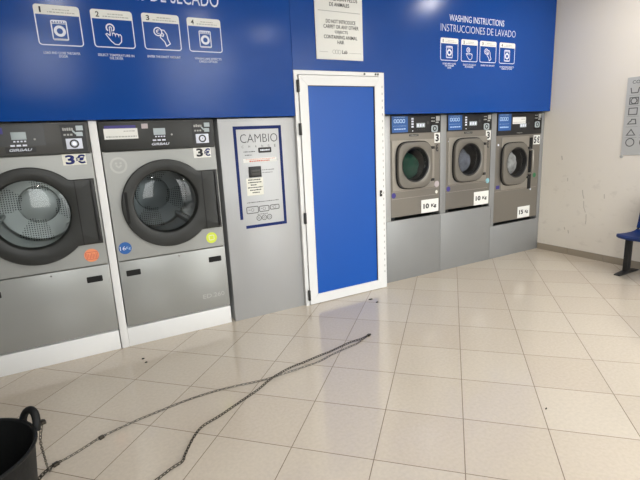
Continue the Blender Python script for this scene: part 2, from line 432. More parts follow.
fl = thing('fascia_board', (-.4, 0, 1.722), 'blue fascia board above the tumble dryers printed with drying steps', 'wall board', 'blue fascia boards')
boxobj('board', 'fascia', fl, XL, 1.5565, YF, .03, 1.722, ZC, .001)
text('title_lettering', 'INSTRUCCIONES DE SECADO', -.258, .966, 2.522, 2.622, YF, 'print_white', fl)
card(fl, -.250, .006, 2.200, 2.440, '1', machine_icon, '', YF, [('LOAD AND CLOSE THE DRYER', -.235, -.022, 2.146, 2.158), ('DOOR', -.150, -.098, 2.126, 2.138)])
card(fl, .076, .333, 2.203, 2.438, '2', finger_icon, '', YF, [('SELECT TEMPERATURE IN', .086, .318, 2.146, 2.158), ('THE DRYER', .155, .243, 2.126, 2.138)])
card(fl, .400, .653, 2.204, 2.440, '3', coin_icon, '', YF, [('ENTER THE EXACT AMOUNT', .408, .640, 2.149, 2.161)])
card(fl, .715, .962, 2.204, 2.435, '4', machine_icon, '', YF, [('WASHCARE EFFECTS', .745, .950, 2.148, 2.160), ('CARGO OPTION', .775, .915, 2.128, 2.140)])
fr = thing('fascia_board', (3.3, 0, 1.722), 'blue fascia board above the door and washers, printed with washing instructions', 'wall board', 'blue fascia boards')
bm = prism(BM(), [(1.559, 2.098), (2.499, 2.098), (2.499, 1.722), (4.978, 1.722), (4.978, ZC), (1.559, ZC)], YF, .03)
link_mesh('board', bm, 'fascia', fr)
text('title_lettering', 'WASHING INSTRUCTIONS', 3.318, 4.112, 2.607, 2.668, YF, 'print_white', fr)
text('title_lettering', 'INSTRUCCIONES DE LAVADO', 3.203, 4.300, 2.508, 2.576, YF, 'print_white', fr, thin=-.012)
X4 = [(3.205, 3.440), (3.488, 3.718), (3.757, 4.000), (4.055, 4.298)]
caps = [[('LOAD AND CLOSE', 3.235, 3.415, 2.199, 2.211), ('THE WASHER', 3.262, 3.388, 2.179, 2.191), ('DOOR', 3.300, 3.350, 2.159, 2.171)],
        [('SELECT PROGRAM', 3.515, 3.700, 2.196, 2.208), ('IN WASHER', 3.545, 3.665, 2.176, 2.188)],
        [('ENTER THE AMOUNT', 3.775, 3.985, 2.198, 2.210)],
        [('WASHCARE EFFECTS', 4.062, 4.295, 2.193, 2.205), ('CARGO OPTION', 4.095, 4.265, 2.173, 2.185)]]
for (a, b), n, ic, c in zip(X4, '1234', (machine_icon, finger_icon, coin_icon, machine_icon), caps):
    card(fr, a, b, 2.236, 2.444, n, ic, '', YF, c)

# animal hair notice
nb = thing('notice_sign', (2.03, YF, 2.19), 'white notice about animal hair fixed on the blue board above the door', 'sign')
boxobj('sign_plate', 'paper', nb, 1.786, 2.265, YF-.010, YF-.0005, 2.190, 3.02, .001)
yn = YF-.0102
for s, a, b, zc in (('CONTENGAN PELOS', 1.862, 2.215, 2.678), ('DE ANIMALES', 1.930, 2.130, 2.634), ('DO NOT INTRODUCE', 1.890, 2.190, 2.499), ('CARPET OR ANY OTHER', 1.865, 2.222, 2.457), ('OBJECTS', 1.975, 2.108, 2.413), ('CONTAINING ANIMAL', 1.865, 2.206, 2.374), ('HAIR', 1.998, 2.066, 2.334)):
    text('notice_lettering', s, a, b, zc-.015, zc+.015, yn, 'print_black', nb, thin=.012)
boxobj('dividing_line', 'print_grey', nb, 1.815, 2.240, yn-.0006, yn, 2.576, 2.581)
boxobj('logo_line', 'print_grey', nb, 1.815, 1.90, yn-.0006, yn, 2.250, 2.253); boxobj('logo_line', 'print_grey', nb, 2.11, 2.245, yn-.0006, yn, 2.247, 2.250)
for k in range(3): link_mesh('logo_ring', stroke(BM(), circ(1.962+k*.026, 2.254, .016, 16), .0035, yn-.0006-k*.0002, yn, True), 'print_grey', nb)
text('logo_lettering', 'Lab', 2.042, 2.098, 2.240, 2.270, yn, 'print_black', nb, thin=.02)

# ------------------------------------------------------------------ tumble dryers
def dryer(cx, label, price_kind):
    x0, x1 = cx-.4125, cx+.4125; first = price_kind == 'ivory'
    t = thing('tumble_dryer', (cx, .5, .163), label, 'dryer', 'tumble dryers')
    zc = 1.09; R = .335; G = .235; gx = cx-.012; gz = 1.105
    # cabinet: shell and front plate with a round opening
    bm = BM()
    box(bm, x0, x0+.012, .004, 1.02, .163, 1.712); box(bm, x1-.012, x1, .004, 1.02, .163, 1.712)
    box(bm, x0+.012, x1-.012, .004, 1.02, 1.70, 1.712); box(bm, x0+.012, x1-.012, .004, 1.02, .163, .175); box(bm, x0+.012, x1-.012, 1.008, 1.02, .175, 1.70)
    l, r, d, u = cx-x0, x1-cx, zc-.689, 1.498-zc
    rect = lambda a: ray_rect(a, l, r, d, u); rect2 = lambda a: ray_rect(a, l-.004, r-.004, d-.004, u-.004)
    rings(bm, cx, zc, [(rect, .02), (rect, .003), (rect2, 0), (R-.03, 0), (R-.03, .02)], 96, corner_angles(l, r, d, u)+corner_angles(l-.004, r-.004, d-.004, u-.004))
    link_mesh('cabinet', bm, 'silver', t, 25)
    # lower service panel with two grip holes
    lp = boxobj('service_panel', 'silver', t, x0, x1, 0, .02, .166, .683, .004)
    for dx in ((-.375, -.272), (.252, .357)) if first else ((-.367, -.264), (.268, .373)):
        link_mesh('grip_hole', prism(BM(), rrect(cx+dx[0], cx+dx[1], .564, .609, .006), -.0008, .001), 'hole', lp)
    link_mesh('panel_screw', prism(BM(), circ(cx+.035, .66, .006, 12), -.0015, 0.001), 'chrome', lp)
    if not first: text('model_lettering', 'ED.260', cx+.19, cx+.372, .262, .298, 0, 'clear_stick' if False else 'plexi', lp)
    # control band
    cp = boxobj('control_panel', 'anth2' if first else 'anth', t, x0, x1, -.006, .012, 1.502, 1.712, .003)
    yc = -.0062
    if first:
        link_mesh('display_overlay', prism(BM(), rrect(cx-.20, cx+.145, 1.566, 1.697, .004), yc-.001, yc), 'overlay', cp)
        boxobj('programme_sticker', 'violet', cp, cx-.13, cx-.085, yc-.0018, yc-.001, 1.645, 1.685)
        dx = -.045
    else:
        boxobj('notice_sticker', 'paper', cp, cx-.382, cx-.155, yc-.001, yc, 1.586, 1.660)
        s = boxobj('sticker_heading', 'violet', cp, cx-.375, cx-.165, yc-.0009, yc, 1.661, 1.681)
        bm = BM(); scribble(bm, cx-.25, cx-.17, 1.637, .008, yc-.001); scribble(bm, cx-.37, cx-.165, 1.598, .010, yc-.001); link_mesh('sticker_print', bm, 'print_grey', cp)
        boxobj('programme_sticker', 'pinkish', cp, cx-.125, cx-.08, yc-.0018, yc-.001, 1.655, 1.690)
        dx = -.045
    boxobj('display', 'lcd', cp, cx+dx, cx+dx+.085, yc-.003, yc-.001, 1.606, 1.655, .001)
    bm = BM()
    for k in range(4): box(bm, cx+dx+.008+k*.02, cx+dx+.020+k*.02, yc-.002, yc-.001, 1.590, 1.599)
    for k in range(3): box(bm, cx+dx-.012+k*.034, cx+dx+.013+k*.034, yc-.002, yc-.001, 1.563, 1.574)
    link_mesh('display_print', bm, 'print_white', cp)
    link_mesh('key_button', prism(BM(), circ(cx+dx+.13, 1.606, .007, 14), yc-.004, yc-.001), 'print_grey', cp)
    if first: boxobj('logo_backing', 'black', cp, cx-.088, cx+.083, yc-.0009, yc, 1.522, 1.558)
    text('logo_lettering', 'GIRBAU', cx-.068, cx+.062, 1.531, 1.549, yc-.001, 'print_white', cp, shear=.3, thin=.03)
    # coin unit
    ox = cx+.252
    boxobj('coin_plate', 'black', cp, ox-.01, ox+.14, yc-.0015, yc, 1.512, 1.697)
    bm = BM()
    for k in range(3): box(bm, ox+.005+k*.02, ox+.019+k*.02, yc-.0022, yc-.0015, 1.622, 1.634)
    scribble(bm, ox+.003, ox+.066, 1.655, .020, yc-.0015, w=(.008, .014), gap=.003)
    link_mesh('coin_print', bm, 'print_grey', cp)
    bm = BM(); box(bm, ox+.085, ox+.128, yc-.003, yc-.0015, 1.655, 1.687); box(bm, ox+.082, ox+.122, yc-.003, yc-.0015, 1.617, 1.645)
    stroke(bm, [(ox+.062, 1.655), (ox+.082, 1.632)], .010, yc-.0025, yc-.0015)
    link_mesh('coin_slot_plates', bm, 'lcd', cp)
    k = boxobj('coin_return', 'print_white', cp, ox+.012, ox+.112, yc-.004, yc-.0015, 1.532, 1.602, .002)
    link_mesh('return_ring', stroke(BM(), circ(ox+.062, 1.567, .024, 22), .010, yc-.0055, yc-.004, True), 'print_black', k)
    link_mesh('return_key', prism(BM(), circ(ox+.062, 1.567, .007, 10), yc-.0055, yc-.004), 'chrome', k)
    # price sticker
    if first:
        p = boxobj('price_sticker', 'ivory', t, cx+.225, cx+.372, -.0012, -.0004, 1.422, 1.497); col = 'print_navy'
        text('price_lettering', '3', cx+.243, cx+.300, 1.427, 1.492, -.0014, col, p, thin=.035); text('price_lettering', '€', cx+.308, cx+.367, 1.430, 1.492, -.0014, col, p, thin=.035)
    else:
        p = boxobj('price_sticker', 'paper', t, cx+.235, cx+.372, -.0012, -.0004, 1.420, 1.496)
        text('price_lettering', '3', cx+.258, cx+.309, 1.428, 1.492, -.0014, 'print_black', p, thin=.035); text('price_lettering', '€', cx+.318, cx+.368, 1.430, 1.490, -.0014, 'print_navy', p, thin=.03)
    # door: round ring with a square handle block to the right
    def out(off):
        return lambda a: max(R-off, ray_rect(a, .05, .398-off, .236-off, .232-off))
    ex = corner_angles(.05, .398, .236, .232)
    rg = BM(); gdx = gx-cx; gdz = gz-zc
    def inner(rad):
        def f(a):   # circle of radius rad centred off the ring's axis
            c, s = math.cos(a), math.sin(a); b = c*gdx+s*gdz; return b+math.sqrt(b*b-(gdx*gdx+gdz*gdz)+rad*rad)
        return f
    rings(rg, cx, zc, [(out(0), -.001), (out(0), -.022), (out(.006), -.030), (out(.030), -.034), (inner(G+.022), -.034), (inner(G+.006), -.028), (inner(G), -.018), (inner(G-.004), .03), (inner(G+.03), .06)], 128, ex+corner_angles(.05, .392, .230, .226)+corner_angles(.05, .368, .206, .202))
    door = link_mesh('door', rg, 'anth', t, 28)
    # handle block seam, grip and catch
    bm = BM(); box(bm, cx+.270, cx+.276, -.0348, -.0335, .858, 1.318); link_mesh('handle_seam', bm, 'hole', door)
    boxobj('handle_grip', 'black', door, cx+.372, cx+.390, -.046, -.030, .87, 1.31, .004)
    link_mesh('hinge_cover', prism(BM(), rrect(cx-.308, cx-.290, .97, 1.205, .006), -.0362, -.0335), 'hole', door)
    gl = BM(); rings(gl, gx, gz, [(G-.001, -.012), (G*.9, -.020), (G*.7, -.028), (G*.45, -.033), (G*.2, -.036)], 64, cap=True)
    link_mesh('door_glass', gl, 'glass' if first else 'glass_dk', door, 40)
    # drum behind the glass
    dm = BM(); D0 = .07
    rings(dm, cx, gz, [(G+.02, D0), (.30, D0+.03), (.30, .70), (.285, .72), (.15, .72), (.145, .705), (.12, .70), (.02, .70)], 64, cap=True)
    for k in range(3):
        a = math.radians(75+120*k); c, s = math.cos(a), math.sin(a)
        P = [(.298, -.03), (.25, -.012), (.25, .012), (.298, .03)]
        q = [(cx+c*rr-s*tt, gz+s*rr+c*tt) for rr, tt in P]
        prism(dm, q, .12, .69)
    dr_ = link_mesh('drum', dm, 'drum' if first else 'drum_dk', t, 30, origin=(cx, .10, gz))
    return t, cx
d1, c1 = dryer(-.457, 'silver tumble dryer at left edge of photo, with orange round sticker and yellowed price', 'ivory')
d2, c2 = dryer(.4325, 'silver tumble dryer with blue and yellow round stickers, beside the change machine', 'white')
o = disc_sticker('round_sticker', -.148, .768, .049, -.0002, 'orange', d1)
bm = BM()
for k in range(7): box(bm, -.180+k*.010, -.176+k*.010, -.0014, -.0008, .742+(k % 2)*.004, .785-(k % 3)*.006)
stroke(bm, rrect(-.187, -.108, .738, .792, .006), .004, -.0014, -.0008, True)
link_mesh('sticker_print', bm, 'print_red', o)
o = disc_sticker('round_sticker', .082, .785, .046, -.0002, 'stick_blue', d2)
text('sticker_lettering', '16', .046, .086, .770, .800, -.0008, 'print_white', o); text('sticker_lettering', 'Kg', .090, .120, .768, .795, -.0008, 'label_txt', o)
o = disc_sticker('round_sticker', .742, .770, .045, -.0002, 'yellow', d2)
link_mesh('sticker_print', stroke(BM(), rrect(.722, .762, .752, .790, .006), .005, -.0014, -.0008, True), 'ivory', o)
bm = BM(); stroke(bm, circ(.118, 1.40, .052, 26), .014, -.0008, -.0001, True); stroke(bm, [(.10, 1.40), (.118, 1.385), (.138, 1.40)], .012, -.0008, -.0001)
for xx in (.103, .133): prism(bm, circ(xx, 1.415, .008, 10), -.0008, -.0001)
link_mesh('round_sticker', bm, 'clear_stick', d2)

# white kick plates, post between the dryers, dark gap filler
k1 = boxobj('kick_plate', 'white', None, -.8695, -.0475, 0.002, 1.0, 0, .151, .002); tag(k1, 'white kick plate on the floor under the dryer with orange sticker', 'kick plate', 'white kick plates')
k2 = boxobj('kick_plate', 'white', None, .015, .845, 0.002, 1.0, 0, .151, .002); tag(k2, 'white kick plate under the dryer with blue and yellow stickers', 'kick plate', 'white kick plates')
o = boxobj('divider_post', 'white', None, -.040, .013, -.002, .60, 0, 1.718, .002); tag(o, 'narrow white upright post standing between the two tumble dryers', 'post')

# ------------------------------------------------------------------ change machine
cm = thing('change_machine', (1.225, .15, 0), 'grey metal change machine panel headed CAMBIO, left of the blue door', 'change machine')
boxobj('front_panel', 'alu', cm, .879, 1.556, -.006, .35, 0, 1.712, .002)
yc = -.0062
bm = BM()
stroke(bm, [(1.012, .885), (1.012, 1.638), (1.412, 1.638), (1.412, .815), (1.045, .815)], .026, yc-.0006, yc)
link_mesh('sign_border', bm, 'frame_blue', cm)
text('title_lettering', 'CAMBIO', 1.055, 1.385, 1.518, 1.586, yc, 'print_black', cm, thin=-.016)
for k, ch in enumerate('CHANGE'): text('subtitle_lettering', ch, 1.062+k*.058, 1.077+k*.058, 1.476, 1.496, yc, 'print_dark', cm)
bm = BM(); scribble(bm, 1.075, 1.175, 1.440, .008, yc); scribble(bm, 1.085, 1.145, 1.413, .008, yc); scribble(bm, 1.225, 1.335, 1.285, .006, yc); scribble(bm, 1.225, 1.32, 1.262, .006, yc); scribble(bm, 1.07, 1.36, 1.018, .008, yc); scribble(bm, 1.155, 1.25, .912, .006, yc)
link_mesh('instruction_print', bm, 'print_dark', cm)
p = link_mesh('maker_badge', prism(BM(), rrect(1.205, 1.322, 1.430, 1.474, .008), yc-.003, yc), 'black', cm)
bm = BM(); scribble(bm, 1.222, 1.305, 1.447, .012, yc-.003, w=(.008, .014), gap=.003); link_mesh('badge_print', bm, 'print_white', p)
p = boxobj('notice_strip', 'paper', cm, 1.066, 1.365, yc-.0008, yc, 1.355, 1.388)
bm = BM(); scribble(bm, 1.12, 1.30, 1.360, .012, yc-.0008, w=(.008, .018)); scribble(bm, 1.09, 1.35, 1.379, .004, yc-.0008); link_mesh('strip_print', bm, 'print_red', p)
p = boxobj('note_reader', 'black', cm, 1.106, 1.215, yc-.014, yc, 1.232, 1.322, .004)
boxobj('reader_mouth', 'anth2', p, 1.120, 1.203, yc-.020, yc-.0142, 1.246, 1.294, .003); boxobj('note_slot', 'hole', p, 1.128, 1.196, yc-.0206, yc-.0202, 1.272, 1.277)
p = boxobj('instruction_label', 'ivory', cm, 1.078, 1.228, yc-.0008, yc, 1.080, 1.226)
bm = BM()
for k, (a, b) in enumerate(((.015, .125), (.012, .132), (.035, .09), (.008, .138), (.025, .125), (.045, .11))): scribble(bm, 1.08+a, 1.08+b, 1.207-k*.0215, .0095, yc-.0008, w=(.008, .02), gap=.003)
link_mesh('label_print', bm, 'print_black', p)
bm = BM()
for a, b, z0, z1 in ((1.062, 1.166, .930, .985), (1.176, 1.264, .936, .982), (1.276, 1.360, .945, .982)):
    stroke(bm, rrect(a, b, z0, z1, .010), .007, yc-.0006, yc, True); stroke(bm, circ((a+b)/2, (z0+z1)/2, .012, 12), .003, yc-.0006, yc, True)
    scribble(bm, a+.015, (a+b)/2-.018, (z0+z1)/2, .005, yc)
link_mesh('banknote_pictograms', bm, 'print_dark', cm)
bm = BM()
for x in (1.167, 1.215, 1.263): stroke(bm, circ(x, .882, .021, 18), .006, yc-.0006, yc, True); stroke(bm, circ(x, .882, .008, 10), .003, yc-.0006, yc, True)
link_mesh('coin_pictograms', bm, 'print_dark', cm)

# ------------------------------------------------------------------ washers
def blob(name, cx, cy, cz, rx, ry, rz, m, seed):
    random.seed(seed); bm = BM(); bmesh.ops.create_icosphere(bm, subdivisions=4, radius=1)
    ph = [(Vector((random.uniform(-1, 1), random.uniform(-1, 1), random.uniform(-1, 1))).normalized()*random.uniform(3, 8), random.uniform(0, 6)) for _ in range(9)]
    for v in bm.verts:
        n = v.co.normalized(); k = 1+.07*sum(abs(math.sin(n.dot(d)+p))-.6 for d, p in ph)*.55; k = min(k, 1.04)
        v.co = Vector((cx+n.x*rx*k, cy+n.y*ry*k, cz+n.z*rz*k))
    return link_mesh(name, bm, m, None, 60, origin=(cx, cy, cz-rz))
YP = .05
def washer(x0, x1, zb, zband, dcx, dcz, dw, dh, px, pz, pr, frame, label, weight, big):
    """x0..x1 cabinet, zb underside, zband bottom of the black control band, d* door panel, p* porthole"""
    t = thing('washing_machine', ((x0+x1)/2, YP+.4, zb-.035), label, 'washing machine', 'steel washing machines')
    bm = BM(); fx0, fx1, fz0, fz1 = frame
    box(bm, x0, x0+.01, YP+.004, .95, zb, 1.712); box(bm, x1-.01, x1, YP+.004, .95, zb, 1.712); box(bm, x0+.01, x1-.01, YP+.004, .95, 1.70, 1.712); box(bm, x0+.01, x1-.01, YP+.004, .95, zb, zb+.012); box(bm, x0+.01, x1-.01, .94, .95, zb+.012, 1.70)
    l, r, d, u = px-x0, x1-px, pz-zb, zband-pz
    rect = lambda a: ray_rect(a, l, r, d, u)
    rings(bm, px, pz, [(rect, YP+.02), (rect, YP), (pr+.01, YP), (pr+.01, YP+.02)], 96, corner_angles(l, r, d, u))
    link_mesh('cabinet', bm, 'steel', t)
    # raised front frame behind the door
    l2, r2, d2, u2 = px-fx0, fx1-px, pz-fz0, fz1-pz
    bm = BM(); rr = lambda o: (lambda a: ray_rect(a, l2-o, r2-o, d2-o, u2-o))
    rings(bm, px, pz, [(rr(0), YP-.0005), (rr(0), YP-.006), (rr(.004), YP-.009), (pr+.012, YP-.009), (pr+.012, YP)], 96, corner_angles(l2, r2, d2, u2)+corner_angles(l2-.004, r2-.004, d2-.004, u2-.004))
    link_mesh('front_frame', bm, 'steel_lt', t)
    # seams on the lower cladding
    bm = BM(); box(bm, x0+.004, x1-.03, YP-.0012, YP, fz0-.012, fz0-.006)
    if not big: box(bm, x0+.004, x1-.03, YP-.003, YP, fz0-.085, fz0-.079)
    link_mesh('cladding_seam', bm, 'steel_lt', t)
    for xx in (x0+.025, x1-.025): pass
    # control band
    cp = boxobj('control_panel', 'black', t, x0+.006, x1, YP-.010, YP+.01, zband, 1.712, .003); yc = YP-.0102
    zt = 1.704
    lw = .20 if not big else .215
    b = boxobj('programme_label', 'label_blue', cp, x0+.014, x0+.014+lw, yc-.001, yc, zband+.012 if not big else zband+.055, zt)
    bm = BM(); lz0, lz1 = (zband+.012, zt) if not big else (zband+.055, zt); hh = lz1-lz0
    for k in range(4): stroke(bm, rrect(x0+.040+k*.036, x0+.066+k*.036, lz0+hh*.60, lz0+hh*.80, .008, 3), .007, yc-.0018, yc-.001, True)
    scribble(bm, x0+.04, x0+.19, lz0+hh*.17, hh*.08, yc-.001, w=(.02, .04), gap=.004); scribble(bm, x0+.04, x0+.18, lz0+hh*.92, hh*.03, yc-.001)
    scribble(bm, x0+.03, x0+.19, lz0+hh*.38, hh*.03, yc-.001, w=(.004, .01), gap=.01)
    link_mesh('label_print', bm, 'label_txt', b)
    xm = x0+.27
    if big:
        boxobj('notice_sheet', 'paper', cp, x0+.255, x0+.485, yc-.0012, yc, 1.588, 1.665); bm = BM()
        scribble(bm, x0+.40, x0+.47, 1.635, .010, yc-.0012); box(bm, x0+.26, x0+.48, yc-.0018, yc-.0012, 1.603, 1.609); link_mesh('sheet_print', bm, 'print_grey', cp)
        dx = x0+.385; dz = 1.545
    else:
        bm = BM()
        for k in range(4): box(bm, xm-.010, xm+.018, yc-.0012, yc, 1.590+k*.026, 1.604+k*.026+.003)
        box(bm, xm, xm+.012, yc-.0012, yc, 1.552, 1.562)
        link_mesh('dosing_print', bm, 'print_white', cp)
        dx = x0+.325; dz = 1.588
    boxobj('display', 'lcd', cp, dx, dx+.115, yc-.002, yc, dz, dz+.045, .001)
    bm = BM()
    for k in range(3): box(bm, dx+.008+k*.036, dx+.03+k*.036, yc-.003, yc-.002, dz+.008, dz+.036)
    link_mesh('display_digits', bm, 'print_white', cp)
    bm = BM()
    for k in range(4): prism(bm, circ(dx+.015+k*.03, dz-.018, .005, 8), yc-.0015, yc)
    prism(bm, circ(dx+.155, dz+.045, .016, 14), yc-.0015, yc)
    link_mesh('buttons', bm, 'anth2', cp)
    ox = x1-.145
    cpu = boxobj('coin_plate', 'hole', cp, ox, x1-.008, yc-.001, yc, zband+.014 if not big else 1.515, zt)
    zc0 = 1.572
    bm = BM(); box(bm, ox+.075, ox+.125, yc-.003, yc-.001, 1.650, 1.698); box(bm, ox+.072, ox+.11, yc-.003, yc-.001, 1.628, 1.642)
    scribble(bm, ox+.01, ox+.06, 1.642, .014, yc-.001, w=(.006, .012), gap=.003); scribble(bm, ox+.01, ox+.06, 1.675, .012, yc-.001, w=(.006, .012), gap=.003)
    link_mesh('coin_slot_plates', bm, 'print_grey', cpu)
    k = link_mesh('coin_return', prism(BM(), rrect(ox+.012, ox+.100, zc0-.035, zc0+.035, .02), yc-.004, yc-.001), 'lcd', cpu)
    link_mesh('return_ring', stroke(BM(), circ(ox+.056, zc0, .020, 20), .011, yc-.0055, yc-.004, True), 'black', k)
    # maker plate under or on the band
    pl = (px-.05, px+.07, zband-.032, zband-.012) if not big else ((x0+x1)/2-.07, (x0+x1)/2+.05, zband+.012, zband+.030)
    yp = YP-.0005 if not big else yc
    p = boxobj('maker_plate', 'anth', t, pl[0], pl[1], yp-.0025, yp, pl[2], pl[3])
    text('logo_lettering', 'GIRBAU', pl[0]+.012, pl[1]-.012, pl[2]+.004, pl[3]-.004, yp-.0026, 'print_grey', p)
    # price sticker
    if big:
        p = boxobj('price_sticker', 'paper', t, x1-.128, x1-.005, YP-.0016, YP-.0005, 1.335, 1.445)
        text('price_lettering', '5', x1-.118, x1-.075, 1.350, 1.430, YP-.0018, 'print_black', p, thin=.035); text('price_lettering', '€', x1-.066, x1-.012, 1.350, 1.430, YP-.0018, 'print_black', p, thin=.035)
    else:
        p = boxobj('price_sticker', 'paper', t, x1-.082, x1-.002, YP-.0016, YP-.0005, 1.425, 1.528)
        text('price_lettering', '3', x1-.066, x1-.018, 1.438, 1.515, YP-.0018, 'print_black', p, thin=.04); text('price_lettering', '€', x1-.064, x1-.022, 1.335, 1.410, YP-.0007, 'print_black', t, thin=.02)
    # weight sticker
    wx0, wx1, wz0, wz1, ws = weight
    p = boxobj('weight_sticker', 'paper', t, wx0, wx1, YP-.0040, YP-.0032, wz0, wz1)
    text('weight_lettering', ws.split()[0], wx0+.030, wx0+.108, (wz0+wz1)/2-.026, (wz0+wz1)/2+.028, YP-.0042, 'print_black', p, thin=.04)
    text('weight_lettering', ws.split()[1], wx0+.138, wx1-.030, (wz0+wz1)/2-.028, (wz0+wz1)/2+.018, YP-.0042, 'print_black', p, thin=.04)
    # door: a rounded square panel carrying the porthole
    se = lambda o: (lambda a: superell(a, dw/2-o, dh/2-o, 4.2))
    off = (dcx-px, dcz-pz)
    def cir(rad):
        def f(a):
            c, s = math.cos(a), math.sin(a); b = -(c*off[0]+s*off[1]); return b+math.sqrt(b*b-(off[0]**2+off[1]**2)+rad*rad)
        return f
    bm = BM(); y0 = YP-.010
    rings(bm, dcx, dcz, [(se(0), y0), (se(0), y0-.030), (se(.006), y0-.038), (se(.03), y0-.040), (cir(pr+.018), y0-.040), (cir(pr+.006), y0-.034)], 96)
    door = link_mesh('door', bm, 'doorsteel', t, 30)
    rm = BM(); rings(rm, dcx, dcz, [(se(-.009), y0+.0005), (se(-.009), y0-.010), (se(.0005), y0-.012)], 96)
    link_mesh('door_seal', rm, 'hole', door, 40)
    bm = BM(); rings(bm, px, pz, [(pr+.007, y0-.036), (pr-.004, y0-.030), (pr-.014, y0), (pr-.016, y0+.018), (pr+.03, y0+.026)], 64)
    link_mesh('porthole_ring', bm, 'black', door, 40)
    bm = BM(); g = pr-.02; rings(bm, px, pz, [(g+.008, y0-.004), (g*.9, y0+.000), (g*.7, y0+.006), (g*.4, y0+.010), (g*.15, y0+.011)], 48, cap=True)
    link_mesh('porthole_glass', bm, 'glass', door, 40)
    # drum
    bm = BM(); rings(bm, px, pz, [(pr-.01, YP+.020), (pr+.05, YP+.032), (pr+.05, YP+.55), (.03, YP+.57)], 48, cap=True)
    link_mesh('drum', bm, 'wdrum', t, 30)
    # hinges or handle
    if big:
        boxobj('handle_slot', 'hole', t, x1-.198, x1-.150, YP-.0096, YP-.001, .80, 1.42)
        h = BM(); tube(h, [(x1-.215, YP-.02, .99), (x1-.205, YP-.062, 1.0), (x1-.205, YP-.064, 1.13), (x1-.205, YP-.062, 1.27), (x1-.215, YP-.02, 1.28)], .013, 10)
        link_mesh('door_handle', h, 'steel_lt', door, 60)
    for z in (dcz+dh*.35, dcz-dh*.36):
        boxobj('hinge', 'black', door, dcx+dw/2-.012, dcx+dw/2+.022, y0-.042, y0-.002, z-.012, z+.016, .003)
    # feet and underside seen as the black slot above the base
    for xx in (x0+.06, x1-.06):
        for yy in (YP+.055, .86):
            link_mesh('foot', rings(BM(), xx, 0, [(.0, 0)], 3) if False else box(BM(), xx-.015, xx+.015, yy-.015, yy+.015, zb-.035, zb, .004), 'black', t, 30)
    # small lock
    link_mesh('lock_button', prism(BM(), circ(x0+.035, zband-.105, .011, 14), YP-.006, YP), 'print_white', t)
    return t
w1 = washer(2.628, 3.286, .692, 1.536, 2.918, 1.214, .452, .468, 2.917, 1.219, .172, (2.640, 3.203, .962, 1.470), 'steel washing machine marked 10 Kg, nearest the blue door', (3.026, 3.268, .694, .835, '10 Kg'), False)
w2 = washer(3.378, 4.058, .692, 1.536, 3.690, 1.218, .452, .470, 3.690, 1.222, .172, (3.405, 3.995, .962, 1.470), 'steel washing machine marked 10 Kg, standing between two other washers', (3.810, 4.050, .692, .845, '10 Kg'), False)
w3 = washer(4.150, 4.935, .440, 1.462, 4.455, 1.126, .440, .492, 4.475, 1.140, .172, (4.250, 4.725, .822, 1.440), 'tall steel washing machine marked 15 Kg and 5 €, beside the cream wall', (4.575, 4.800, .448, .588, '15 Kg'), True)
def sticker(par, name, cx, cz, r, m): return disc_sticker(name, cx, cz, r, YP-.0004, m, par)
sticker(w1, 'round_sticker', 2.662, .918, .028, 'violet'); sticker(w1, 'round_sticker', 3.245, .990, .034, 'pinkish'); sticker(w1, 'round_sticker', 3.242, .905, .018, 'ivory')
sticker(w2, 'round_sticker', 3.416, .918, .028, 'violet'); sticker(w2, 'round_sticker', 4.028, .960, .029, 'cyan')
o = boxobj('label_patch', 'violet', w3, 4.175, 4.235, YP-.001, YP-.0003, .845, .885); sticker(w3, 'round_sticker', 4.860, .96, .028, 'led_green'); sticker(w3, 'round_sticker', 4.80, .79, .012, 'print_white')
tag(blob('laundry_load', 2.935, .232, 1.19, .165, .155, .155, 'green_cloth', 3), 'dark green laundry load inside the washer nearest the blue door', 'laundry', 'laundry loads in the washers')
tag(blob('laundry_load', 3.70, .236, 1.20, .165, .155, .155, 'grey_cloth', 5), 'grey laundry load inside the middle washing machine', 'laundry', 'laundry loads in the washers')
tag(blob('laundry_load', 4.49, .230, 1.125, .165, .155, .165, 'mixed_cloth', 9), 'white and brown laundry load inside the 15 Kg washer', 'laundry', 'laundry loads in the washers')

# bases and filler strips
def base(x0, x1, z1, lab):
    t = thing('washer_base', ((x0+x1)/2, YP+.4, 0), lab, 'washer base', 'grey washer bases')
    boxobj('front_panel', 'base', t, x0, x1, YP, YP+.03, 0, z1, .0015)
    bm = BM(); box(bm, x0+.005, x1-.005, YP+.032, .95, 0, z1-.002); link_mesh('plinth_block', bm, 'black', t)
    return t
base(2.564, 3.3055, .655, 'grey metal base panel under the washer nearest the blue door')
base(3.3085, 4.0985, .655, 'grey metal base panel under the middle washing machine')
base(4.1015, 4.996, .402, 'low grey metal base panel under the 15 Kg washing machine')
def filler(x0, x1, z0, z1, m, lab): tag(boxobj('filler_strip', m, None, x0, x1, YP-.002, YP+.30, z0, z1, .0015), lab, 'filler strip', 'steel filler strips')
filler(2.562, 2.624, .657, 1.712, 'alu', 'narrow steel strip between the blue door frame and the nearest washer')
filler(3.2905, 3.3745, .657, 1.712, 'base', 'narrow steel strip between the two 10 Kg washing machines')
tag(link_mesh('filler_strip', prism(BM(), [(4.0625, .657), (4.100, .657), (4.100, .404), (4.1465, .404), (4.1465, 1.712), (4.0625, 1.712)], YP-.002, YP+.03), 'base'), 'narrow steel strip left of the 15 Kg washing machine', 'filler strip', 'steel filler strips')
filler(4.939, 4.996, .404, 1.712, 'base', 'narrow steel strip between the 15 Kg washer and cream wall')

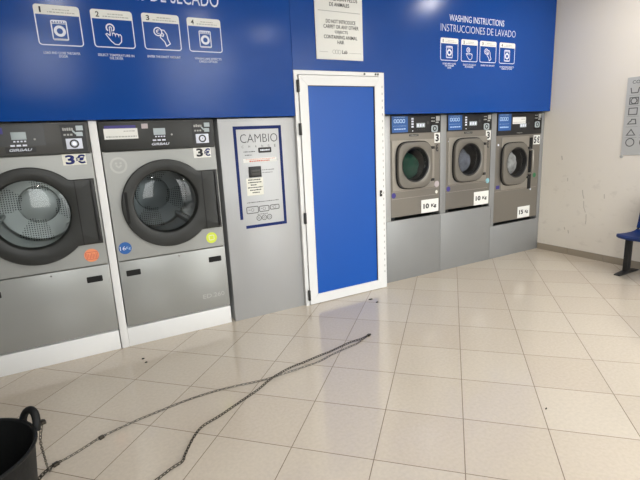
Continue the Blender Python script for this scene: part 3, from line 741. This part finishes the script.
# ------------------------------------------------------------------ care symbol sheet on the right wall (built facing -x)
def to_wall(bm):   # drawn in u (along the wall, to the right) and z; u = -y
    for v in bm.verts: v.co = Vector((XR+v.co.y, -v.co.x, v.co.z))
    return bm
cs = thing('care_symbol_sheet', (XR, -1.15, 1.20), 'grey sheet of laundry care symbols on the cream wall above the bench', 'poster')
link_mesh('sheet', to_wall(prism(BM(), rrect(.875, 1.50, 1.205, 1.99, .006), -.006, -.0005)), 'plexi', cs)
def wtext(s, u0, u1, z0, z1):
    o = text('heading_lettering', s, u0, u1, z0, z1, 0, 'print_black', None); me = o.data
    for v in me.vertices: v.co = Vector((XR-.0062+v.co.y, -v.co.x, v.co.z))-Vector(cs.location)
    o.parent = cs
wtext('CO', .925, .997, 1.925, 1.957)
rows = [1.86, 1.755, 1.65, 1.545, 1.435, 1.335]
for k, z in enumerate(rows):
    bm = BM()
    for j in range(4):
        u = .955+j*.135
        a, b = -.0068, -.0062; s = .040
        if k == 0: stroke(bm, [(u-s, z+.026), (u-s*.75, z-.026), (u+s*.75, z-.026), (u+s, z+.026)], .0095, a, b)
        if k == 1: stroke(bm, [(u-s, z-s*.8), (u+s, z-s*.8), (u+s, z+s*.8), (u-s, z+s*.8)], .0095, a, b, True); stroke(bm, circ(u, z, s*.7, 16), .0095, a, b, True)
        if k == 2: stroke(bm, [(u-s, z-s*.8), (u+s, z-s*.8), (u+s, z+s*.8), (u-s, z+s*.8)], .0095, a, b, True)
        if k == 3: stroke(bm, [(u-s, z-.022), (u+s, z-.022), (u+s*.8, z+.024), (u-.005, z+.024), (u-.012, z+.004), (u-s*.5, z+.004)], .0095, a, b, True)
        if k == 4: stroke(bm, [(u-s, z-.026), (u+s, z-.026), (u, z+.032)], .0095, a, b, True)
        if k == 5: stroke(bm, circ(u, z, s, 18), .0095, a, b, True)
        if k < 5: box(bm, u-.055, u+.06, a, b, z-.052, z-.050)
    link_mesh('care_symbols', to_wall(bm), 'print_dark', cs)
link_mesh('fixing_clip', to_wall(prism(BM(), circ(.886, 1.187, .016, 14), -.012, -.0006)), 'print_grey', cs)

# ------------------------------------------------------------------ blue bench against the right wall
bn = thing('waiting_bench', (4.78, -1.70, 0), 'blue plastic bench on black legs against the cream right wall', 'bench')
def bench_leg(y):
    lg = boxobj('leg', 'black', bn, 4.725, 4.797, y-.022, y+.022, .018, .395, .004)
    bm = prism(BM(), [(4.590, 0), (4.948, 0), (4.948, .010), (4.90, .016), (4.82, .024), (4.74, .024), (4.65, .016), (4.590, .010)], y-.030, y+.030)
    link_mesh('foot_plate', bm, 'black', lg)
bench_leg(-1.165); bench_leg(-2.25)
boxobj('seat_beam', 'black', bn, 4.745, 4.83, -2.36, -1.13, .360, .400, .004)
def bench_seat(y):
    """moulded shell; y is its centre along the bench"""
    bm = BM(); nu, nv = 14, 14; W = .46
    prof = [(4.46, .418), (4.452, .440), (4.475, .452), (4.55, .447), (4.66, .438), (4.77, .434), (4.85, .440), (4.885, .455)]
    rows_ = []
    for i, (px_, pz_) in enumerate(prof):
        row = []
        for j in range(nv+1):
            s = j/nv*2-1; yy = y+s*W/2
            edge = abs(s)**4
            row.append(bm.verts.new((px_+(.055*edge if i < 3 else 0), yy*(1)+0, pz_-.012*(1-s*s)*(0 if i < 3 else 1)-(.0 if i else 0)+.004*edge)))
        rows_.append(row)
    for i in range(len(rows_)-1):
        for j in range(nv): bm.faces.new((rows_[i][j], rows_[i][j+1], rows_[i+1][j+1], rows_[i+1][j]))
    r = bmesh.ops.solidify(bm, geom=bm.faces[:], thickness=.022)
    st = link_mesh('seat', bm, 'seat', bn, 50)
    boxobj('seat_bracket', 'black', bn, 4.62, 4.88, y-.05, y+.05, .399, .409)
    bm = BM()
    rows_ = []
    for px_, pz_ in ((4.885, .47), (4.905, .55), (4.922, .66), (4.938, .76), (4.948, .82)):
        rows_.append([bm.verts.new((px_+.018*(1-abs(s)**2)-.012, y+s*W/2*(1 if pz_ < .75 else .94), pz_)) for s in [j/nv*2-1 for j in range(nv+1)]])
    for i in range(len(rows_)-1):
        for j in range(nv): bm.faces.new((rows_[i][j], rows_[i][j+1], rows_[i+1][j+1], rows_[i+1][j]))
    bmesh.ops.solidify(bm, geom=bm.faces[:], thickness=.014)
    link_mesh('backrest', bm, 'seat', bn, 50)
    for s in (-1, 1):
        yy = y+s*(W/2-.012); b = BM(); tube(b, [(4.80, yy, .405), (4.87, yy, .425), (4.892, yy, .47), (4.905, yy, .55), (4.928, yy, .68), (4.945, yy, .79)], .012, 8)
        link_mesh('back_tube', b, 'black', bn, 60)
bench_seat(-1.395); bench_seat(-1.90)

# ------------------------------------------------------------------ black tub
TX, TY, TH, TR = -.733, -1.632, .40, .264
tb = thing('tub', (TX, TY, 0), 'black rubber tub with loop handle in the bottom left corner', 'tub')
def lathe(bm, prof, n=64, cx=TX, cy=TY):
    prev = None
    for r, z in prof:
        cur = [bm.verts.new((cx+r*math.cos(2*PI*k/n), cy+r*math.sin(2*PI*k/n), z)) for k in range(n)]
        if prev:
            for k in range(n): bm.faces.new((prev[k], prev[(k+1) % n], cur[(k+1) % n], cur[k]))
        else: f0 = cur
        prev = cur
    bm.faces.new(f0); bm.faces.new(prev); return bm
link_mesh('shell', lathe(BM(), [(.195, .0), (.205, .004), (.235, .20), (.254, .385), (.262, .388), (.265, .394), (.264, .400), (.256, .402), (.250, .396), (.228, .20), (.198, .02)]), 'rubber', tb, 35)
def tub_handle(ang, hgt=.045, w=.055):
    c, s = math.cos(ang), math.sin(ang); P = []
    for k in range(13):
        a = PI*k/12; t_ = math.cos(a)*w; z = .378+math.sin(a)**.8*(hgt+.022); rr = .262+.020*math.sin(a)
        P.append((TX+c*rr-s*t_, TY+s*rr+c*t_, z))
    link_mesh('handle', tube(BM(), P, .0155, 12), 'rubber', tb, 60)
HA = .53
tub_handle(HA); tub_handle(HA+PI)

# ------------------------------------------------------------------ chains
def link_path(pts, step):
    P = [Vector(p) for p in pts]; out = [P[0]]; acc = 0
    dense = []
    for i in range(len(P)-1):
        p0 = P[max(0, i-1)]; p1 = P[i]; p2 = P[i+1]; p3 = P[min(len(P)-1, i+2)]
        for k in range(40):
            t = k/40; dense.append(.5*((2*p1)+(-p0+p2)*t+(2*p0-5*p1+4*p2-p3)*t*t+(-p0+3*p1-3*p2+p3)*t**3))
    dense.append(P[-1]); out = [dense[0]]
    for a, b in zip(dense, dense[1:]):
        while (b-out[-1]).length >= step: 
            out.append(out[-1]+(b-out[-1]).normalized()*step)
    return out
def chain(bm, pts, step, wid, wire, flat=0.):
    Q = link_path(pts, step); n = 0
    for a, b in zip(Q, Q[1:]):
        d = (b-a).normalized(); c = (a+b)/2
        side = d.cross(Vector((0, 0, 1)));  side = side.normalized() if side.length > .05 else Vector((1, 0, 0))
        upv = side.cross(d).normalized()
        ang = (math.radians(20) if n % 2 else math.radians(70))+random.uniform(-.25, .25)
        e = side*math.cos(ang)+upv*math.sin(ang)
        L = step*.68; W = wid/2
        ring = []
        for k in range(12):
            t = 2*PI*k/12
            ring.append(c+d*math.copysign(abs(math.cos(t))**.8, math.cos(t))*L+e*math.copysign(abs(math.sin(t))**.8, math.sin(t))*W)
        lo = min(p.z for p in ring)-wire
        if lo < .0005:
            for p in ring: p.z += .0005-lo
        tube(bm, ring, wire, 6, closed=True); n += 1
    return Q
random.seed(11)
ZL = .011
pale = [(1.642, -.917), (1.561, -.952), (1.495, -.982), (1.379, -1.003), (1.231, -1.036), (1.115, -1.070), (.972, -1.078), (.858, -1.083), (.747, -1.086), (.665, -1.078), (.537, -1.054), (.434, -1.042), (.306, -1.039), (.206, -1.046), (.107, -1.062), (-.055, -1.090), (-.137, -1.111), (-.251, -1.145), (-.316, -1.181), (-.386, -1.222), (-.453, -1.253), (-.487, -1.268)]
hx, hy = -.458, -1.521
hang = [(-.487, -1.268, ZL), (-.493, -1.30, .012), (-.493, -1.34, .05), (-.488, -1.42, .17), (-.480, -1.49, .30), (hx+.004, hy+.004, .405)]
ch = thing('chain', (.5, -1.05, 0), 'thin pale steel chain lying across the floor, tied to the black tub', 'chain', 'chains on the floor')
bm = BM(); chain(bm, [(x, y, ZL) for x, y in pale], .027, .0095, .0017); link_mesh('floor_run', bm, 'chain', ch, 60)
bm = BM(); chain(bm, hang, .020, .009, .0016); link_mesh('hanging_run', bm, 'chain', ch, 60)
bm = BM(); chain(bm, [(-.487, -1.268, ZL), (-.51, -1.29, ZL), (-.535, -1.325, ZL), (-.56, -1.37, ZL)], .022, .013, .0028); link_mesh('loose_tail', bm, 'chain_dk', ch, 60)
def padlock(cx, cy, cz, ang, s, par):
    bm = BM(); c, sn = math.cos(ang), math.sin(ang)
    box(bm, -.5*s, .5*s, -.4*s, .4*s, -.28*s, .28*s, .08*s)
    tube(bm, [(.5*s, -.28*s, 0), (.85*s, -.28*s, 0), (1.0*s, -.12*s, 0), (1.0*s, .12*s, 0), (.85*s, .28*s, 0), (.5*s, .28*s, 0)], .09*s, 8)
    for v in bm.verts: x, y, z = v.co; v.co = Vector((cx+c*x-sn*y, cy+sn*x+c*y, cz+z))
    link_mesh('shackle', bm, 'chain_dk', par, 40)
padlock(-.258, -1.150, .010, .5, .026, ch); padlock(-.470, -1.258, .010, .5, .028, ch); padlock(hx+.004, hy, .392, 1.9, .024, ch)
dark = [(1.651, -.912), (1.567, -.936), (1.468, -.938), (1.36, -.962), (1.258, -.985), (1.161, -.998), (1.029, -1.024), (.909, -1.056), (.752, -1.110), (.624, -1.180), (.5, -1.238), (.35, -1.312), (.249, -1.350), (.200, -1.388), (.150, -1.455), (.094, -1.549), (.078, -1.584), (.021, -1.605), (-.03, -1.633), (-.14, -1.69), (-.22, -1.75)]
cd = thing('chain', (.6, -1.15, 0), 'thicker dark chain curving across the tiles and off the photo bottom', 'chain', 'chains on the floor')
bm = BM(); chain(bm, [(x, y, ZL+.002+.015*math.exp(-((x-.84)/.12)**2)) for x, y in dark], .021, .0105, .0021); link_mesh('floor_run', bm, 'chain_dk', cd, 60)
padlock(1.655, -.908, .010, .35, .026, cd)

# ------------------------------------------------------------------ scraps on the floor
def scrap(cx, cy, s, lab, seed):
    random.seed(seed); bm = BM(); n = 7
    pts = [(cx+s*random.uniform(.6, 1.2)*math.cos(2*PI*k/n), cy+s*.5*random.uniform(.6, 1.2)*math.sin(2*PI*k/n)) for k in range(n)]
    a = [bm.verts.new((x, y, .0005)) for x, y in pts]; b = [bm.verts.new((cx+(x-cx)*.7, cy+(y-cy)*.7, .005+random.uniform(0, .004))) for x, y in pts]
    for k in range(n): bm.faces.new((a[k], a[(k+1) % n], b[(k+1) % n], b[k]))
    bm.faces.new(a); bm.faces.new(b)
    tag(link_mesh('litter_scrap', bm, 'scrap', None, 30, origin=(cx, cy, 0)), lab, 'litter', 'scraps on the floor')
scrap(2.143, -.249, .030, 'dark scrap of litter on the floor before the blue door', 1)
scrap(2.142, -.348, .015, 'small dark crumb beside the larger scrap near the blue door', 2)
scrap(.072, -.286, .015, 'dark crumb on the tile before the second tumble dryer', 3)
scrap(.085, -.362, .012, 'second, smaller crumb on the tile before the dryers', 4)
scrap(1.918, -2.238, .008, 'tiny speck on a tile in the lower right of the floor', 5)

# ------------------------------------------------------------------ lamps
def downlight(x, y, e, lab):
    t = thing('ceiling_light', (x, y, ZC), lab, 'lamp', 'round ceiling lights')
    bm = BM(); prev = None
    for r, z in ((.085, ZC-.001), (.115, ZC-.001), (.115, ZC-.012), (.105, ZC-.018), (.085, ZC-.012)):
        cur = [bm.verts.new((x+r*math.cos(2*PI*k/40), y+r*math.sin(2*PI*k/40), z)) for k in range(40)]
        if prev:
            for k in range(40): bm.faces.new((prev[k], prev[(k+1) % 40], cur[(k+1) % 40], cur[k]))
        prev = cur
    link_mesh('trim_ring', bm, 'white', t, 40)
    bm = BM(); c = [bm.verts.new((x+.084*math.cos(2*PI*k/40), y+.084*math.sin(2*PI*k/40), ZC-.008)) for k in range(40)]; bm.faces.new(c)
    link_mesh('diffuser', bm, 'lamp', t)
    ld = bpy.data.lights.new('lamp_light', 'AREA'); ld.shape = 'DISK'; ld.size = .16; ld.energy = e; ld.color = (1, .98, .95)
    lo = bpy.data.objects.new('lamp_light', ld); COL.objects.link(lo); lo.location = (0, 0, -.022); lo.parent = t
LAMPS = [(4.08, -1.15, 7), (.05, -2.45, 11), (2.1, -2.45, 6), (4.08, -3.2, 15), (.05, -4.4, 3), (2.1, -4.4, 6), (4.08, -4.9, 8)]
names = ['ceiling light nearest the washers and right wall', 'ceiling light over the floor in front of the dryers', 'ceiling light over the middle of the floor', 'ceiling light by the right wall, halfway back', 'ceiling light behind the camera on the dryer side', 'ceiling light behind the camera in the middle', 'ceiling light behind the camera by the right wall']
for (x, y, e), n in zip(LAMPS, names): downlight(x, y, e, 'round white '+n)

# daylight
w = bpy.data.worlds.new('World'); SC.world = w; w.use_nodes = True; nt = w.node_tree
bg = nt.nodes['Background']; tc = nt.nodes.new('ShaderNodeTexCoord'); sp = nt.nodes.new('ShaderNodeSeparateXYZ'); mr = nt.nodes.new('ShaderNodeMapRange'); rp = nt.nodes.new('ShaderNodeValToRGB')
nt.links.new(tc.outputs['Generated'], sp.inputs[0]); nt.links.new(sp.outputs[2], mr.inputs[0]); mr.inputs['From Min'].default_value = -.1; mr.inputs['From Max'].default_value = .6
nt.links.new(mr.outputs[0], rp.inputs[0]); rp.color_ramp.elements[0].color = (.55, .53, .50, 1); rp.color_ramp.elements[1].color = (.92, .96, 1.0, 1)
nt.links.new(rp.outputs[0], bg.inputs[0]); bg.inputs[1].default_value = 9
for k, (a, b, z0, z1) in enumerate(WIN):
    ld = bpy.data.lights.new('window_portal', 'AREA'); ld.shape = 'RECTANGLE'; ld.size = b-a; ld.size_y = z1-z0; ld.cycles.is_portal = True
    lo = bpy.data.objects.new('window_portal', ld); COL.objects.link(lo); lo.location = ((a+b)/2, YW-.16, (z0+z1)/2); lo.rotation_euler = (PI/2, 0, 0)

# ------------------------------------------------------------------ camera
cd_ = bpy.data.cameras.new('camera'); cam = bpy.data.objects.new('camera', cd_); COL.objects.link(cam)
cd_.sensor_width = 36; cd_.lens = 449.88/640*36; cd_.clip_start = .05
r = Vector((.87396096, -.48375567, -.04661208)); dn = Vector((-.14525687, -.16848322, -.974943)); fw = Vector((.46378085, .85883285, -.21751659))
u = -dn
cam.matrix_world = Matrix(((r.x, u.x, -fw.x, -.19837), (r.y, u.y, -fw.y, -3.61605), (r.z, u.z, -fw.z, 1.51491), (0, 0, 0, 1)))
SC.camera = cam
SC.view_settings.view_transform = 'Standard'; SC.view_settings.look = 'None'; SC.view_settings.gamma = 1; SC.view_settings.use_curve_mapping = False
SC.view_settings.exposure = 0.62
